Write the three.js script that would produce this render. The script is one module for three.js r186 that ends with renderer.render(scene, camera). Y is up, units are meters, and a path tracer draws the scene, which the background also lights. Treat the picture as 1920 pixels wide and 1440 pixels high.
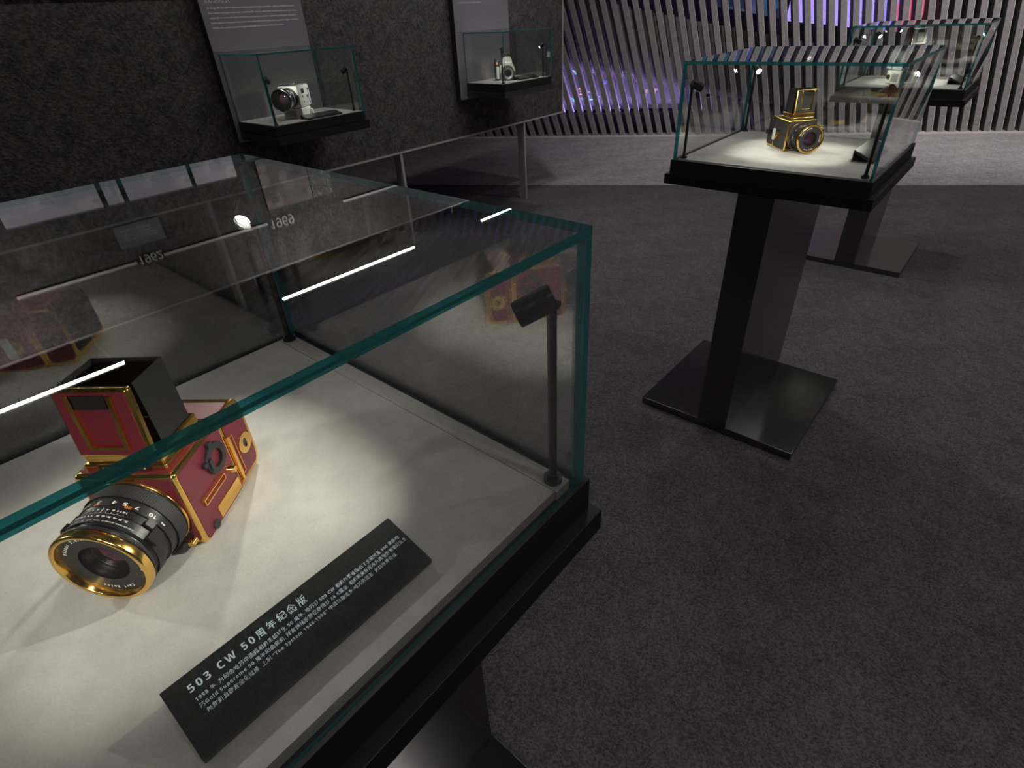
import * as THREE from 'three';
import { RoundedBoxGeometry } from 'three/addons/geometries/RoundedBoxGeometry.js';
import { mergeGeometries } from 'three/addons/utils/BufferGeometryUtils.js';
import { FontLoader } from 'three/addons/loaders/FontLoader.js';
import { TextGeometry } from 'three/addons/geometries/TextGeometry.js';
import { RectAreaLightUniformsLib } from 'three/addons/lights/RectAreaLightUniformsLib.js';

// ---------------------------------------------------------------- camera, exposure
const scene = new THREE.Scene();
scene.background = new THREE.Color(0x000000);
const camera = new THREE.PerspectiveCamera(69.95, 1920 / 1440, 0.02, 60);
{
  const m = new THREE.Matrix4().makeBasis(
    new THREE.Vector3(0.6452, -0.0467, 0.7626), new THREE.Vector3(0.4531, 0.8271, -0.3327), new THREE.Vector3(-0.6152, 0.5602, 0.5548));
  camera.quaternion.setFromRotationMatrix(m);
  camera.position.set(-0.3852, 1.4607, 0.2469);
}
const renderer = new THREE.WebGLRenderer({ antialias: true });
renderer.toneMapping = THREE.LinearToneMapping;
renderer.toneMappingExposure = 1.26;
renderer.shadowMap.enabled = true;
RectAreaLightUniformsLib.init();

// ---------------------------------------------------------------- light levels (all lamps of the hall)
const CEILING_LAMP = 4.3;      // candela of one ceiling downlight
const WALL_WASH = 14.0;         // candela of one track spot that grazes the slatted wall
const BAR_RADIANCE = 88;       // linear picture lights
const CASE_LAMP = 0.36;        // candela of one stem spotlight inside a case

// ---------------------------------------------------------------- helpers
let seed = 20240611;
const rnd = () => { seed = (seed * 1664525 + 1013904223) >>> 0; return seed / 4294967296; };
const used = {};
function numbered(n) { const k = used[n] = (used[n] ?? -1) + 1; return k ? n + '_' + String(k).padStart(3, '0') : n; }
function tag(o, label, category, group) { o.userData.label = label; o.userData.category = category; if (group) o.userData.group = group; return o; }
function thing(name, label, category, [x, y, z] = [0, 0, 0], turn = 0, group) {
  const o = new THREE.Group(); o.name = numbered(name); o.position.set(x, y, z); o.rotation.y = turn; scene.add(o);
  return tag(o, label, category, group);
}
function part(name, geo, mat, parent, label) {
  const m = new THREE.Mesh(Array.isArray(geo) ? mergeGeometries(geo.map((g) => (g.index ? g.toNonIndexed() : g))) : geo, mat);
  m.name = name; m.castShadow = m.receiveShadow = true; parent.add(m);
  if (label) m.userData.label = label;
  return m;
}
function single(name, geo, mat, label, category, group) { const m = part(numbered(name), geo, mat, scene); return tag(m, label, category, group); }
function struct(name, geo, mat) { const m = part(name, geo, mat, scene); m.userData.kind = 'structure'; return m; }
const box = (w, h, d, x = 0, y = 0, z = 0) => new THREE.BoxGeometry(w, h, d).translate(x, y, z);
const span = (x0, x1, y0, y1, z0, z1) => box(x1 - x0, y1 - y0, z1 - z0, (x0 + x1) / 2, (y0 + y1) / 2, (z0 + z1) / 2);
const rbox = (w, h, d, r, x = 0, y = 0, z = 0, seg = 3) => new RoundedBoxGeometry(w, h, d, seg, r).translate(x, y, z);
const cyl = (r0, r1, h, x = 0, y = 0, z = 0, n = 32) => new THREE.CylinderGeometry(r0, r1, h, n).translate(x, y, z);      // axis y
const cylZ = (r0, r1, h, x = 0, y = 0, z = 0, n = 48) => new THREE.CylinderGeometry(r0, r1, h, n).rotateX(Math.PI / 2).translate(x, y, z);
const cylX = (r0, r1, h, x = 0, y = 0, z = 0, n = 32) => new THREE.CylinderGeometry(r0, r1, h, n).rotateZ(-Math.PI / 2).translate(x, y, z);
const lin = (r, g, b) => new THREE.Color().setRGB(r, g, b);
const std = (c, roughness = 0.6, metalness = 0, more = {}) => new THREE.MeshStandardMaterial({ color: c, roughness, metalness, ...more });
const phys = (c, roughness, metalness, more = {}) => new THREE.MeshPhysicalMaterial({ color: c, roughness, metalness, ...more });
function roundRect(w, h, r) {
  const s = new THREE.Shape(), x = -w / 2, y = -h / 2;
  s.moveTo(x + r, y); s.lineTo(x + w - r, y); s.quadraticCurveTo(x + w, y, x + w, y + r); s.lineTo(x + w, y + h - r);
  s.quadraticCurveTo(x + w, y + h, x + w - r, y + h); s.lineTo(x + r, y + h); s.quadraticCurveTo(x, y + h, x, y + h - r); s.lineTo(x, y + r); s.quadraticCurveTo(x, y, x + r, y);
  return s;
}
const slabZ = (w, h, t, r) => new THREE.ExtrudeGeometry(roundRect(w, h, r), { depth: t, bevelEnabled: false, curveSegments: 6 });   // in xy, from z=0 to t
function frameZ(w, h, line, t, r) {                                                                                               // a rounded outline
  const s = roundRect(w, h, r), hole = roundRect(w - 2 * line, h - 2 * line, Math.max(r - line, 0.0003)); s.holes.push(hole);
  return new THREE.ExtrudeGeometry(s, { depth: t, bevelEnabled: false, curveSegments: 6 });
}

// ---------------------------------------------------------------- textures
function noiseGrid(n, cell) {           // tileable value noise, n pixels a side
  const g = n / cell, v = Float32Array.from({ length: g * g }, rnd), out = new Float32Array(n * n);
  for (let y = 0; y < n; y++) for (let x = 0; x < n; x++) {
    const fx = x / cell, fy = y / cell, x0 = Math.floor(fx), y0 = Math.floor(fy), tx = fx - x0, ty = fy - y0, sx = tx * tx * (3 - 2 * tx), sy = ty * ty * (3 - 2 * ty);
    const a = v[(y0 % g) * g + (x0 % g)], b = v[(y0 % g) * g + ((x0 + 1) % g)], c = v[((y0 + 1) % g) * g + (x0 % g)], d = v[((y0 + 1) % g) * g + ((x0 + 1) % g)];
    out[y * n + x] = (a + (b - a) * sx) * (1 - sy) + (c + (d - c) * sx) * sy;
  }
  return out;
}
function dataTex(n, f, srgb) {
  const d = new Uint8Array(n * n * 4);
  for (let i = 0; i < n * n; i++) { const c = f(i); d[i * 4] = c[0]; d[i * 4 + 1] = c[1]; d[i * 4 + 2] = c[2]; d[i * 4 + 3] = 255; }
  const t = new THREE.DataTexture(d, n, n); t.wrapS = t.wrapT = THREE.RepeatWrapping; t.magFilter = THREE.LinearFilter; t.minFilter = THREE.LinearMipmapLinearFilter;
  if (srgb) t.colorSpace = THREE.SRGBColorSpace; t.needsUpdate = true; return t;
}
const N = 512, n2 = noiseGrid(N, 2), n4 = noiseGrid(N, 4), n8 = noiseGrid(N, 8), n32 = noiseGrid(N, 32), n128 = noiseGrid(N, 128);
const cl = (v) => Math.max(0, Math.min(255, v));
const pileTex = dataTex(N, (i) => { const v = 118 + 190 * (0.55 * n4[i] + 0.3 * n2[i] + 0.15 * n8[i]) + 26 * (n32[i] - 0.5) + 20 * (n128[i] - .5); return [cl(v + 3), cl(v), cl(v + 2)]; }, true);
const pileBump = dataTex(N, (i) => { const v = 255 * (0.6 * n4[i] + 0.4 * n2[i]); return [v, v, v]; });
const feltTex = dataTex(N, (i) => { const m = 0.45 * n8[i] + 0.35 * n4[i] + 0.2 * n32[i], v = 110 + 190 * m; return [cl(v + 4 * (n32[i] - .5) * 4 + 2), cl(v), cl(v + 6 * (n8[i] - .5))]; }, true);
const plasterTex = dataTex(N, (i) => { const v = 236 + 14 * (n128[i] - .5) + 12 * (n32[i] - .5) + 12 * (n2[i] - 0.5); return [cl(v), cl(v), cl(v)]; }, true);
const grainBump = dataTex(N, (i) => { const v = 255 * (0.5 * n8[i] + 0.5 * n4[i]); return [v, v, v]; });
const slatTex = dataTex(N, (i) => { const v = 214 + 26 * (n4[i] - .5) + 22 * (n32[i] - .5) + 10 * (n2[i] - .5); return [cl(v), cl(v), cl(v)]; }, true);
const rep = (t, u, v = u) => { const c = t.clone(); c.repeat.set(u, v); c.needsUpdate = true; return c; };
function canvas(w, h, draw, bg) {
  const c = document.createElement('canvas'); c.width = w; c.height = h; const x = c.getContext('2d');
  if (bg) { x.fillStyle = bg; x.fillRect(0, 0, w, h); }
  draw(x, w, h);
  const t = new THREE.CanvasTexture(c); t.colorSpace = THREE.SRGBColorSpace; t.anisotropy = 8; return t;
}

// ---------------------------------------------------------------- materials
const M = {};
M.carpet = std(lin(0.135, 0.128, 0.134), 1, 0, { map: rep(pileTex, 2), bumpMap: rep(pileBump, 2), bumpScale: 0.004 });
M.border = std(lin(0.5, 0.47, 0.48), 1, 0, { map: rep(pileTex, 2), bumpMap: rep(pileBump, 2), bumpScale: 0.003 });
M.felt = std(lin(0.128, 0.119, 0.125), 1, 0, { map: rep(feltTex, 1.6), bumpMap: rep(grainBump, 1.6), bumpScale: 0.002 });
M.slat = std(lin(0.36, 0.33, 0.34), 0.75, 0, { map: rep(slatTex, 3) });
M.slatEdge = std(lin(0.62, 0.56, 0.54), 0.5);
M.rear = std(lin(0.42, 0.37, 0.37), 0.85, 0, { map: rep(slatTex, 3) });
M.dark = std(lin(0.02, 0.02, 0.022), 0.9);
M.ceiling = std(lin(0.035, 0.034, 0.036), 0.95);
M.wallDark = std(lin(0.09, 0.085, 0.09), 0.9);
M.blackSatin = phys(lin(0.012, 0.012, 0.013), 0.18, 0, { ior: 2.2 });
M.ledge = std(lin(0.008, 0.008, 0.009), 0.5, 0);
M.flock = phys(lin(0.005, 0.005, 0.005), 1, 0, { specularIntensity: 0.1 });
M.blackMatt = std(lin(0.011, 0.011, 0.012), 0.6);
M.lampBlack = phys(lin(0.015, 0.015, 0.016), 0.38, 0);
M.alu = std(lin(0.52, 0.5, 0.5), 0.45, 0.2);
M.board = std(lin(0.2, 0.195, 0.21), 0.7, 0);
M.platform = std(lin(0.55, 0.52, 0.485), 0.85, 0, { map: rep(plasterTex, 2.2), bumpMap: rep(pileBump, 4), bumpScale: 0.00018 });
M.glass = phys(lin(0.965, 0.985, 0.98), 0, 0, { transmission: 1, thickness: 0, ior: 1.95 });
M.glassEdge = phys(lin(0.04, 0.3, 0.33), 0.6, 0, { transmission: 0.8, thickness: 0, ior: 1.5 });
M.mitreLine = phys(lin(0.02, 0.07, 0.06), 0.2, 0, { transmission: 0.3, thickness: 0 });
M.gold = phys(lin(1.0, 0.63, 0.17), 0.16, 1);
M.goldDeep = phys(lin(0.9, 0.52, 0.12), 0.28, 1);
M.wine = phys(lin(0.14, 0.005, 0.019), 0.42, 0, { bumpMap: rep(grainBump, 60), bumpScale: 0.0001, clearcoat: 0.35, clearcoatRoughness: 0.3 });
M.blackLeather = phys(lin(0.018, 0.017, 0.017), 0.5, 0, { bumpMap: rep(grainBump, 60), bumpScale: 0.0001 });
M.chrome = phys(lin(0.82, 0.82, 0.8), 0.16, 1);
M.satinChrome = phys(lin(0.66, 0.67, 0.64), 0.42, 0.4);
M.darkChrome = phys(lin(0.34, 0.32, 0.31), 0.2, 1);
M.slatShadeSide = std(lin(0.05, 0.045, 0.05), 0.8);
M.cream = std(lin(0.66, 0.66, 0.6), 0.5);
M.greyLeather = std(lin(0.24, 0.26, 0.26), 0.6);
M.black = phys(lin(0.014, 0.014, 0.015), 0.34, 0);
M.rubber = std(lin(0.022, 0.022, 0.023), 0.62);
M.lensGlass = phys(lin(0.03, 0.016, 0.02), 0.03, 0, { ior: 1.7, iridescence: 0.5, iridescenceIOR: 1.5, iridescenceThicknessRange: [300, 300] });
M.lampFace = std(0x000000, 1, 0, { emissive: lin(1, 0.96, 0.86), emissiveIntensity: 26 });
M.barFace = std(0x000000, 1, 0, { emissive: lin(1, 0.96, 0.9), emissiveIntensity: BAR_RADIANCE });
M.ceilingLampFace = std(0x000000, 1, 0, { emissive: lin(1, 0.95, 0.93), emissiveIntensity: 14 });

// ---------------------------------------------------------------- plan of the hall (x right, z towards the viewer; metres)
const LID = 1.3103, D = 0.6013, CEIL = 4.1;
const P0 = new THREE.Vector3(5.6428, 0, -5.7427), WD = new THREE.Vector3(0.4747, 0, 0.8802), WN = new THREE.Vector3(-0.8802, 0, 0.4747);
const onWall = (s, y, off = 0) => new THREE.Vector3(P0.x + WD.x * s + WN.x * off, y, P0.z + WD.z * s + WN.z * off);

// floor: dark carpet and the lighter border along the slatted wall
function flat(points, y, t) {        // a slab whose top is at y
  const s = new THREE.Shape(points.map(([x, z]) => new THREE.Vector2(x, -z)));
  const g = new THREE.ExtrudeGeometry(s, { depth: t, bevelEnabled: false }).rotateX(-Math.PI / 2).translate(0, y - t, 0);
  return g;
}
{
  const bd = [2.596, 4.54], bl = Math.hypot(...bd), B = (k) => [3.533 + bd[0] / bl * k, -4.334 + bd[1] / bl * k];
  const a = B(-6), b = B(9.5);
  const S = (k, off) => { const p = onWall(k, 0, off); return [p.x, p.z]; };
  struct('floor', flat([[-5, -9.6], a, b, [-5, b[1]]], 0, 0.12), M.carpet);
  struct('floor_border', flat([a, S(-5, -1.9), S(10.5, -1.9), b], 0, 0.12), M.border);
}
struct('ceiling', span(-5.2, 12, CEIL, CEIL + 0.15, -10, 6), M.ceiling);
struct('wall_left', span(-5.2, -5, 0, CEIL, -10, 6), M.wallDark);
struct('wall_front', span(-5, 12, 0, CEIL, 4.2, 4.4), M.wallDark);
struct('wall_back', span(-5, 6, 0, CEIL, -9.8, -9.6), M.dark);
{
  const g = box(17, CEIL, 0.15).rotateY(-Math.atan2(WD.z, WD.x)), c = onWall(2.8, CEIL / 2, -2);
  struct('wall_behind', g.translate(c.x, c.y, c.z), M.dark);
}

// slatted wall: each slat leans; its base is at s, its head at s + lean * height
const wallRight = new THREE.Group(); wallRight.name = 'wall_right'; wallRight.userData.kind = 'structure'; scene.add(wallRight);
function leaning(s0, w, y0, y1, lean, off0, off1) {     // a leaning bar as a closed eight-corner solid with uv in metres
  const c = [];
  for (const y of [y0, y1]) for (const off of [off0, off1]) for (const s of [s0 - w, s0]) c.push(onWall(s + lean * y, y, off));
  const quads = [[0, 1, 5, 4], [3, 2, 6, 7], [2, 0, 4, 6], [1, 3, 7, 5], [4, 5, 7, 6], [2, 3, 1, 0]], pos = [], uv = [];
  for (const q of quads) {
    const p = q.map((i) => c[i]), a = p[0].distanceTo(p[1]), b = p[1].distanceTo(p[2]), t = [[0, 0], [a, 0], [a, b], [0, b]];
    for (const i of [0, 1, 2, 0, 2, 3]) { pos.push(p[i].x, p[i].y, p[i].z); uv.push(t[i][0] + s0, t[i][1]); }
  }
  const g = new THREE.BufferGeometry();
  g.setAttribute('position', new THREE.Float32BufferAttribute(pos, 3)); g.setAttribute('uv', new THREE.Float32BufferAttribute(uv, 2)); g.computeVertexNormals();
  g.addGroup(0, 12, 0); g.addGroup(12, 6, 1); g.addGroup(18, 18, 0);       // left flank of each slat painted dark, standing for shade
  return g;
}
for (let k = -27; k <= 58; k++) {
  const s = 1.95 + 0.1224 * k, lean = -(0.319 - 0.0033 * k), sl = part('slat', leaning(s, 0.066, 0.012, CEIL, lean, 0, -0.13), [M.slat, M.slatShadeSide], wallRight);
  part('edge_strip', leaning(s + 0.0005, 0.005, 0.012, CEIL, lean, 0.003, -0.004), M.slatEdge, sl);
  const h = onWall(s + lean * CEIL, CEIL - 0.05, 1.6), f = box(0.066, 0.1, 3.2).rotateY(Math.atan2(WN.x, WN.z));
  part('ceiling_fin', f.translate(h.x, h.y, h.z), M.slat, wallRight);
}
{
  const g = box(11.4, 0.016, 0.2).rotateY(-Math.atan2(WD.z, WD.x)), c = onWall(3.6, 0.007, -0.06);
  part('bottom_rail', g.translate(c.x, c.y, c.z), M.slatEdge, wallRight);
  for (let k = -8; k <= 26; k++) {                       // second layer of short slats behind, cut off on a slant
    const s = 1.5 + 0.1224 * k + 0.02, y1 = 1.514 - 0.225 * (s - 1.993), y0 = Math.max(0.3, 0.784 - 0.187 * (s - 1.435));
    if (y1 - y0 > 0.05) part('rear_slat', leaning(s + 0.3, 0.116, y0, y1, -0.3 + 0.003 * k, -0.17, -0.2), M.rear, wallRight);
  }
}
// lit screens and light boxes behind the slats
const cityTex = canvas(1024, 512, (x, w, h) => {
  for (let i = 0; i < 130; i++) { const v = 20 + rnd() * 40; x.fillStyle = `rgba(${v},${v + 2},${v + 8 + rnd() * 22},0.6)`; x.fillRect(rnd() * w, rnd() * h, 8 + rnd() * 30, 20 + rnd() * 120); }
  const spots = [['#e8fbff', 330, 90], ['#5db6ff', 345, 110], ['#4f9dff', 420, 80], ['#bfe9ff', 430, 100], ['#ffb14d', 380, 300], ['#ffca7a', 388, 330], ['#57e0ff', 330, 400], ['#57e0ff', 400, 390], ['#7fe8ff', 450, 380], ['#4a64ff', 520, 230], ['#ff9a3c', 680, 390], ['#b98a7a', 740, 330], ['#b98a7a', 800, 320], ['#8b7f93', 600, 150], ['#9a95a6', 660, 170], ['#a49eb0', 560, 110]];
  for (const [c, X, Y] of spots) for (let i = 0; i < 12; i++) { x.fillStyle = c; x.globalAlpha = 0.35 + 0.5 * rnd(); x.fillRect(X + rnd() * 46 - 23, Y + rnd() * 50 - 25, 5 + rnd() * 20, 4 + rnd() * 14); }
  x.globalAlpha = 1;
}, '#0b0c14');
function panelOnWall(name, s0, s1, y0, y1, off, mat, label, category, y0b) {   // upright panel parallel to the slats, foot may run from y0 to y0b
  const sh = new THREE.Shape([[0, y0], [s1 - s0, y0b ?? y0], [s1 - s0, y1], [0, y1]].map((p) => new THREE.Vector2(...p)));
  const g = new THREE.ExtrudeGeometry(sh, { depth: 0.04, bevelEnabled: false }), uv = g.attributes.uv, p = g.attributes.position;
  for (let i = 0; i < uv.count; i++) uv.setXY(i, p.getX(i) / (s1 - s0), (p.getY(i) - Math.min(y0, y0b ?? y0)) / (y1 - Math.min(y0, y0b ?? y0)));
  const m = single(name, g, mat, label, category), o = onWall(s0, 0, off);
  m.rotation.y = -Math.atan2(WD.z, WD.x); m.position.copy(o); return m;
}
const face = (map, k) => new THREE.MeshStandardMaterial({ color: 0x000000, roughness: 0.6, emissive: 0xffffff, emissiveMap: map, emissiveIntensity: k });
panelOnWall('video_screen', 0.6, 3.05, 0.24, 0.86, -0.75, face(cityTex, 1.1), 'wide video screen with blue and orange city lights behind the lower left slats', 'screen');
const lilacTex = canvas(1024, 256, (x, w, h) => {
  [['#a58cf0', 0, 0.68], ['#8a7cf2', 0.68, 0.8], ['#c8486e', 0.8, 1]].forEach(([c, a, b]) => { x.fillStyle = c; x.fillRect(a * w, 0, (b - a) * w + 1, h); });
  for (let i = 0; i < 260; i++) { x.strokeStyle = rnd() < 0.4 ? '#a0503a' : '#4c3a86'; x.lineWidth = 2 + rnd() * 2; x.beginPath(); const X = rnd() * w, Y = rnd() * h; x.moveTo(X, Y); x.lineTo(X + rnd() * 16 - 8, Y + rnd() * 24 - 12); x.stroke(); }
});
panelOnWall('light_box_sign', 4.0, 5.45, 1.22, 1.52, -0.28, face(lilacTex, 1.0), 'lilac light box with dark scribbled strokes glowing behind the upper slats', 'light box', 1.03);
panelOnWall('video_display', 3.1, 3.97, 1.42, 2.3, -0.42, face(canvas(256, 256, (x) => { for (let i = 0; i < 30; i++) { x.fillStyle = `rgba(${60 + rnd() * 40},${70 + rnd() * 50},${120 + rnd() * 60},0.6)`; x.fillRect(rnd() * 256, rnd() * 256, 10 + rnd() * 60, 10 + rnd() * 80); } }, '#232a44'), 0.5), 'dim blue video display behind the slats left of the lilac light box', 'screen', 1.24);
{ // black plinth behind the slats and an unseen lilac tube added to tint their flanks
  const turn = -Math.atan2(WD.z, WD.x), c = onWall(1.75, 0.125, -0.3), a = onWall(1.75, 0.185, -0.56);
  single('plinth', box(2.9, 0.25, 0.08).rotateY(turn).translate(c.x, c.y, c.z), M.blackMatt, 'long low black plinth behind the feet of the left slats', 'plinth');
  const t = thing('added_glow_tube', 'unseen lilac light tube added behind the low black plinth', 'light tube');
  part('tube', box(2.6, 0.03, 0.03).rotateY(turn).translate(a.x, a.y, a.z), std(0x000000, 1, 0, { emissive: lin(0.5, 0.36, 1), emissiveIntensity: 10 }), t);
  part('holder', box(2.7, 0.17, 0.02).rotateY(turn).translate(a.x, 0.085, a.z), M.blackMatt, t);
  const l = new THREE.RectAreaLight(lin(0.5, 0.36, 1), 600, 2.6, 0.03); l.name = 'added_glow_tube_light'; l.position.set(a.x, 0.203, a.z); scene.add(l); const up = onWall(1.75, 0.9, -0.2); l.lookAt(up.x, up.y, up.z);
}

// ---------------------------------------------------------------- ceiling lamps (outside the frame)
function ceilingLamp(x, z, tx, ty, tz, cd, angle, label) {
  const t = thing('ceiling_spotlight', label, 'spotlight', [x, CEIL - 0.02, z], 0, 'ceiling spotlights');
  part('mount', cyl(0.03, 0.03, 0.06, 0, -0.01, 0), M.lampBlack, t);
  const dir = new THREE.Vector3(tx - x, ty - (CEIL - 0.12), tz - z).normalize(), q = new THREE.Quaternion().setFromUnitVectors(new THREE.Vector3(0, -1, 0), dir);
  part('housing', cyl(0.05, 0.05, 0.14).applyQuaternion(q).translate(0, -0.11, 0), M.lampBlack, t);
  const f = dir.clone().multiplyScalar(0.072);
  part('lamp_face', cyl(0.042, 0.042, 0.004).applyQuaternion(q).translate(f.x, f.y - 0.11, f.z), M.ceilingLampFace, t);
  const l = new THREE.SpotLight(lin(1, 0.955, 0.95), cd, 0, angle, 0.6, 2); l.name = 'ceiling_spotlight_light';
  l.position.set(x + dir.x * 0.08, CEIL - 0.13 + dir.y * 0.08, z + dir.z * 0.08); l.target.position.set(tx, ty, tz); l.castShadow = true; l.shadow.radius = 3; scene.add(l, l.target);
}
const spotLabels = ['above the left end of the hall', 'over the viewer beside the nearest case', 'above the aisle right of the nearest case', 'over the middle case', 'above the aisle before the far case', 'over the carpet right of the far case', 'above the black panel wall end', 'near the lilac light box'];
[[-2.2, 1.2], [0.2, 1.6], [2.9, -1.5], [2.4, 1.4], [4.2, -0.6], [5.0, 1.6], [3.4, -2.2], [6.2, 0.3]].forEach(([x, z], i) => ceilingLamp(x, z, x + 0.05, 0, z - 0.05, CEILING_LAMP, 1.15, 'black ceiling spotlight ' + spotLabels[i] + ', pointing down'));
[[4.6, -3.0, 6.9, -3.4], [5.2, -1.4, 7.5, -1.9], [5.8, 0.2, 8.2, -0.4], [6.4, 1.6, 8.9, 0.9]].forEach(([x, z, tx, tz], i) => ceilingLamp(x, z, tx, 1.4, tz, WALL_WASH * [0.4, 0.7, 1.05, 1.1][i], 0.8, 'black track spotlight aimed at the slatted wall, ' + ['first', 'second', 'third', 'fourth'][i] + ' from the panel wall'));

// ---------------------------------------------------------------- free-standing panel wall with posts
const PV = 3.09;
{
  const t = thing('display_wall', 'long free-standing display wall covered in dark felt on slim metal posts', 'display wall');
  part('felt_panel', span(-4.2, 4.222, 0.672, 2.44, -PV - 0.06, -PV), M.felt, t).geometry.computeBoundingBox();
  { // uv in metres on the felt
    const m = t.children[0], p = m.geometry.attributes.position, uv = m.geometry.attributes.uv;
    for (let i = 0; i < uv.count; i++) uv.setXY(i, p.getX(i) + p.getZ(i), p.getY(i));
  }
  part('edge_trim', [span(-4.2, 4.236, 0.66, 0.672, -PV - 0.062, -PV + 0.003), span(4.224, 4.236, 0.672, 2.446, -PV - 0.062, -PV + 0.003), span(-4.2, 4.236, 2.44, 2.446, -PV - 0.062, -PV + 0.003)], M.alu, t);
  for (const x of [-3.32, -1.92, -0.52, 0.88, 2.28, 3.68]) part('post', span(x - 0.022, x, 0.0005, 0.66, -PV - 0.075, -PV), M.alu, t);
}
// linear picture lights on brackets over the wall
[['left', -0.95, 0.10], ['middle', 0.97, 2.01], ['right', 2.70, 3.74]].forEach(([w, x0, x1]) => {
  const t = thing('picture_light', `slim linear picture light on black brackets over the ${w} part of the display wall`, 'picture light', [0, 0, 0], 0, 'picture lights over the display wall');
  part('housing', span(x0, x1, 2.508, 2.53, -2.778, -2.76), M.lampBlack, t);
  part('lamp_face', span(x0 + 0.004, x1 - 0.004, 2.503, 2.507, -2.772, -2.766), M.barFace, t);
  for (const x of [x0 + 0.02, x1 - 0.02]) part('bracket', [span(x - 0.005, x + 0.005, 2.446, 2.53, -PV - 0.03, -PV - 0.02), span(x - 0.005, x + 0.005, 2.52, 2.53, -PV - 0.02, -2.778)], M.lampBlack, t);
  const l = new THREE.RectAreaLight(lin(1, 0.96, 0.93), BAR_RADIANCE, x1 - x0, 0.006); l.name = 'picture_light_light'; l.position.set((x0 + x1) / 2, 2.501, -2.769); scene.add(l); l.lookAt((x0 + x1) / 2, 0, -2.77 - 0.4);
});

// ---------------------------------------------------------------- lettering drawn with strokes on a ten by ten grid
const G = {
  '年': '3013 2282 3484 3436 1696 5259', '为': '2132 13838879 404319 5566', '纪': '3013331645 1847 51919454 54589896', '念': '5014 5094 4253 347456 1629 36388987 5667 8697', '周': '212619 21818978 3373 5255 3575 4676784846', '版': '202519 4043 2343 254549 9061 616549 639369 6599',
  '哈': '1232361612 6044 6094 5484 5686895956', '苏': '1191 3032 7072 24847968 4419 1627 8697', '中': '1282861612 5059', '画': '1090 3272773732 3474 5057 13199993', '幅': '13193337 13333 2029 5090 5282845452 5696995956 7669 5797', '相': '1343 3039 3317 3347 5191995951 5494 5797', '机': '1343 3039 3317 3347 515719 518189', '系': '8121 41226246 5628 2474 5559 3729 7789', '统': '3013331645 1847 5191 7071 715374 6569? 656819 8589 9', '诞': '1122 133317? 13373 9060 7076 5383 5686 618', '生': '3013 2383 5059 2575 1999', '以': '2127 2745 4253 80846? 80865929', '基': '1191 3034 7074 3272 3373 1494 3415 7495 5659 3777 2989', '础': '1141 3116 2444484824 7079 525585 4789? 57599989', '推': '1242 2029 1635 6042 5359 5393 5595 5797 5999 7379', '出': '5059 22258582 15199995', '了': '128265 6559? 5569', '全': '5014 5094 3474 3676 5459 1999', '球': '1141 1545 3038? 3128 1838 5292 7079 5356 9366 7549 7699 8091', '限': '1119 113234361? 5191949 5151595 5494 5459 6699', '量': '3070703232 3171 1494 3575783835 3676 5558 2888 1999', '套': '1191 5014 5194 3333 3474 3575 3437 1797 5729 5788', '的': '30121 1242491912 1545 6043 538378 5566',
  '所': '4011 111519 1343 1545 9061 616559 6393 7379', '有': '1292 4019 3439 34747969 3575 3777', '镀': '30133 2353 1545 2529 7080 5292 525829 6696 7375 8385 6488', '铬': '3013 2343 1545 2529 7053 628259 6494 6686895956? 65999', '部': '3040 1252 2123? 2225 4145 1656 1848 18191? 6169 619263 9466', '位': '3014 2229 6071 4292 5457 8376 3999', '都': '1242 3034 1454 5017 2747492927 2848 6169 6192649466', '饰': '3013 1343 2429 6052 5292 7079 5458 54949? 9489', '黄': '1191 3033 7073 1393 5359 2575782825 2777 3819 7899', '金': '5014 5094 3474 3676 5459 2738 8677 1999', '蒙': '1191 3032 7072 22282 2383 3474 5545 4618 5658 6699', '皮': '2282 224219 5055 258529? 258419 3599', '材': '1242 3039 3316 3346 5292 7079 7359', '质': '8021 216? 212519 3393 6345 4477 4777? 4547 7577 5569 6689', '改': '11414515 1518 183 6052 5393 8359 5499', '典': '2282 2229 8287 4047 6067 2484 1797 3819 7899', '雅': '1141 1434 2124 1454 3459? 3414 6052 5259 5292 5494 5696 5999 7279', '葡': '1191 3032 7072 3214 239389 3484 3585887? 35388? 3686 5359', '萄': '1191 3032 7072 3214 239389 4354 4575 6358 3767 36387836', '红': '3013331645 1847 5191 7079 5999', '色': '4013 30716? 24847424 5457 2484 24289998',
  '每': '3013 2282 232818 23838989 1595 5254 5668', '身': '5042 3282 3239 828978 3474 3676 1898 8829', '铭': '3013 2343 1545 2529 7053 628259 5686895956', '牌': '202519 2343 254549 6051 5181855551 5383 7055 4797 7579', '上': '5059 5484 1999', '刻': '3031 1151 3124 2444 4418 4549 6267 9098', '字': '5051 12 1292 1214 9294 3373 7355 5559 1696', '样': '1343 3039 3317 3347 5061 8071 5292 5494 4797 7279', '与': '2082? 202474 2484 8489 1777', '维': '3013331645 1847 6042 5259 5292 5494 5696 5999 7279', '克': '1292 5054 3474773734 4719 67699997', '多': '5022 427224 3344 6435 558529 5566', '签': '2012 2141 6052 6191 5315 5395 3575 1758 5777 7769 1999', '名': '4013 317217 3444 3575798? 35393979', '极': '1343 3039 3317 3347 515519 518165 8599', '具': '2121 2171772721 2373 2575 1797 3819 7899', '收': '1116 163 3039 6052 5393 8359 5499', '藏': '1191 3032 7072 232619 2393 3437 3484 6069 8557', '价': '3014 2229 6044 6094 5559 7579', '值': '3014 2229 5292 6062 5353 54848984 54595 5686 5788 4999',
};
const glyphCache = {};
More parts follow.
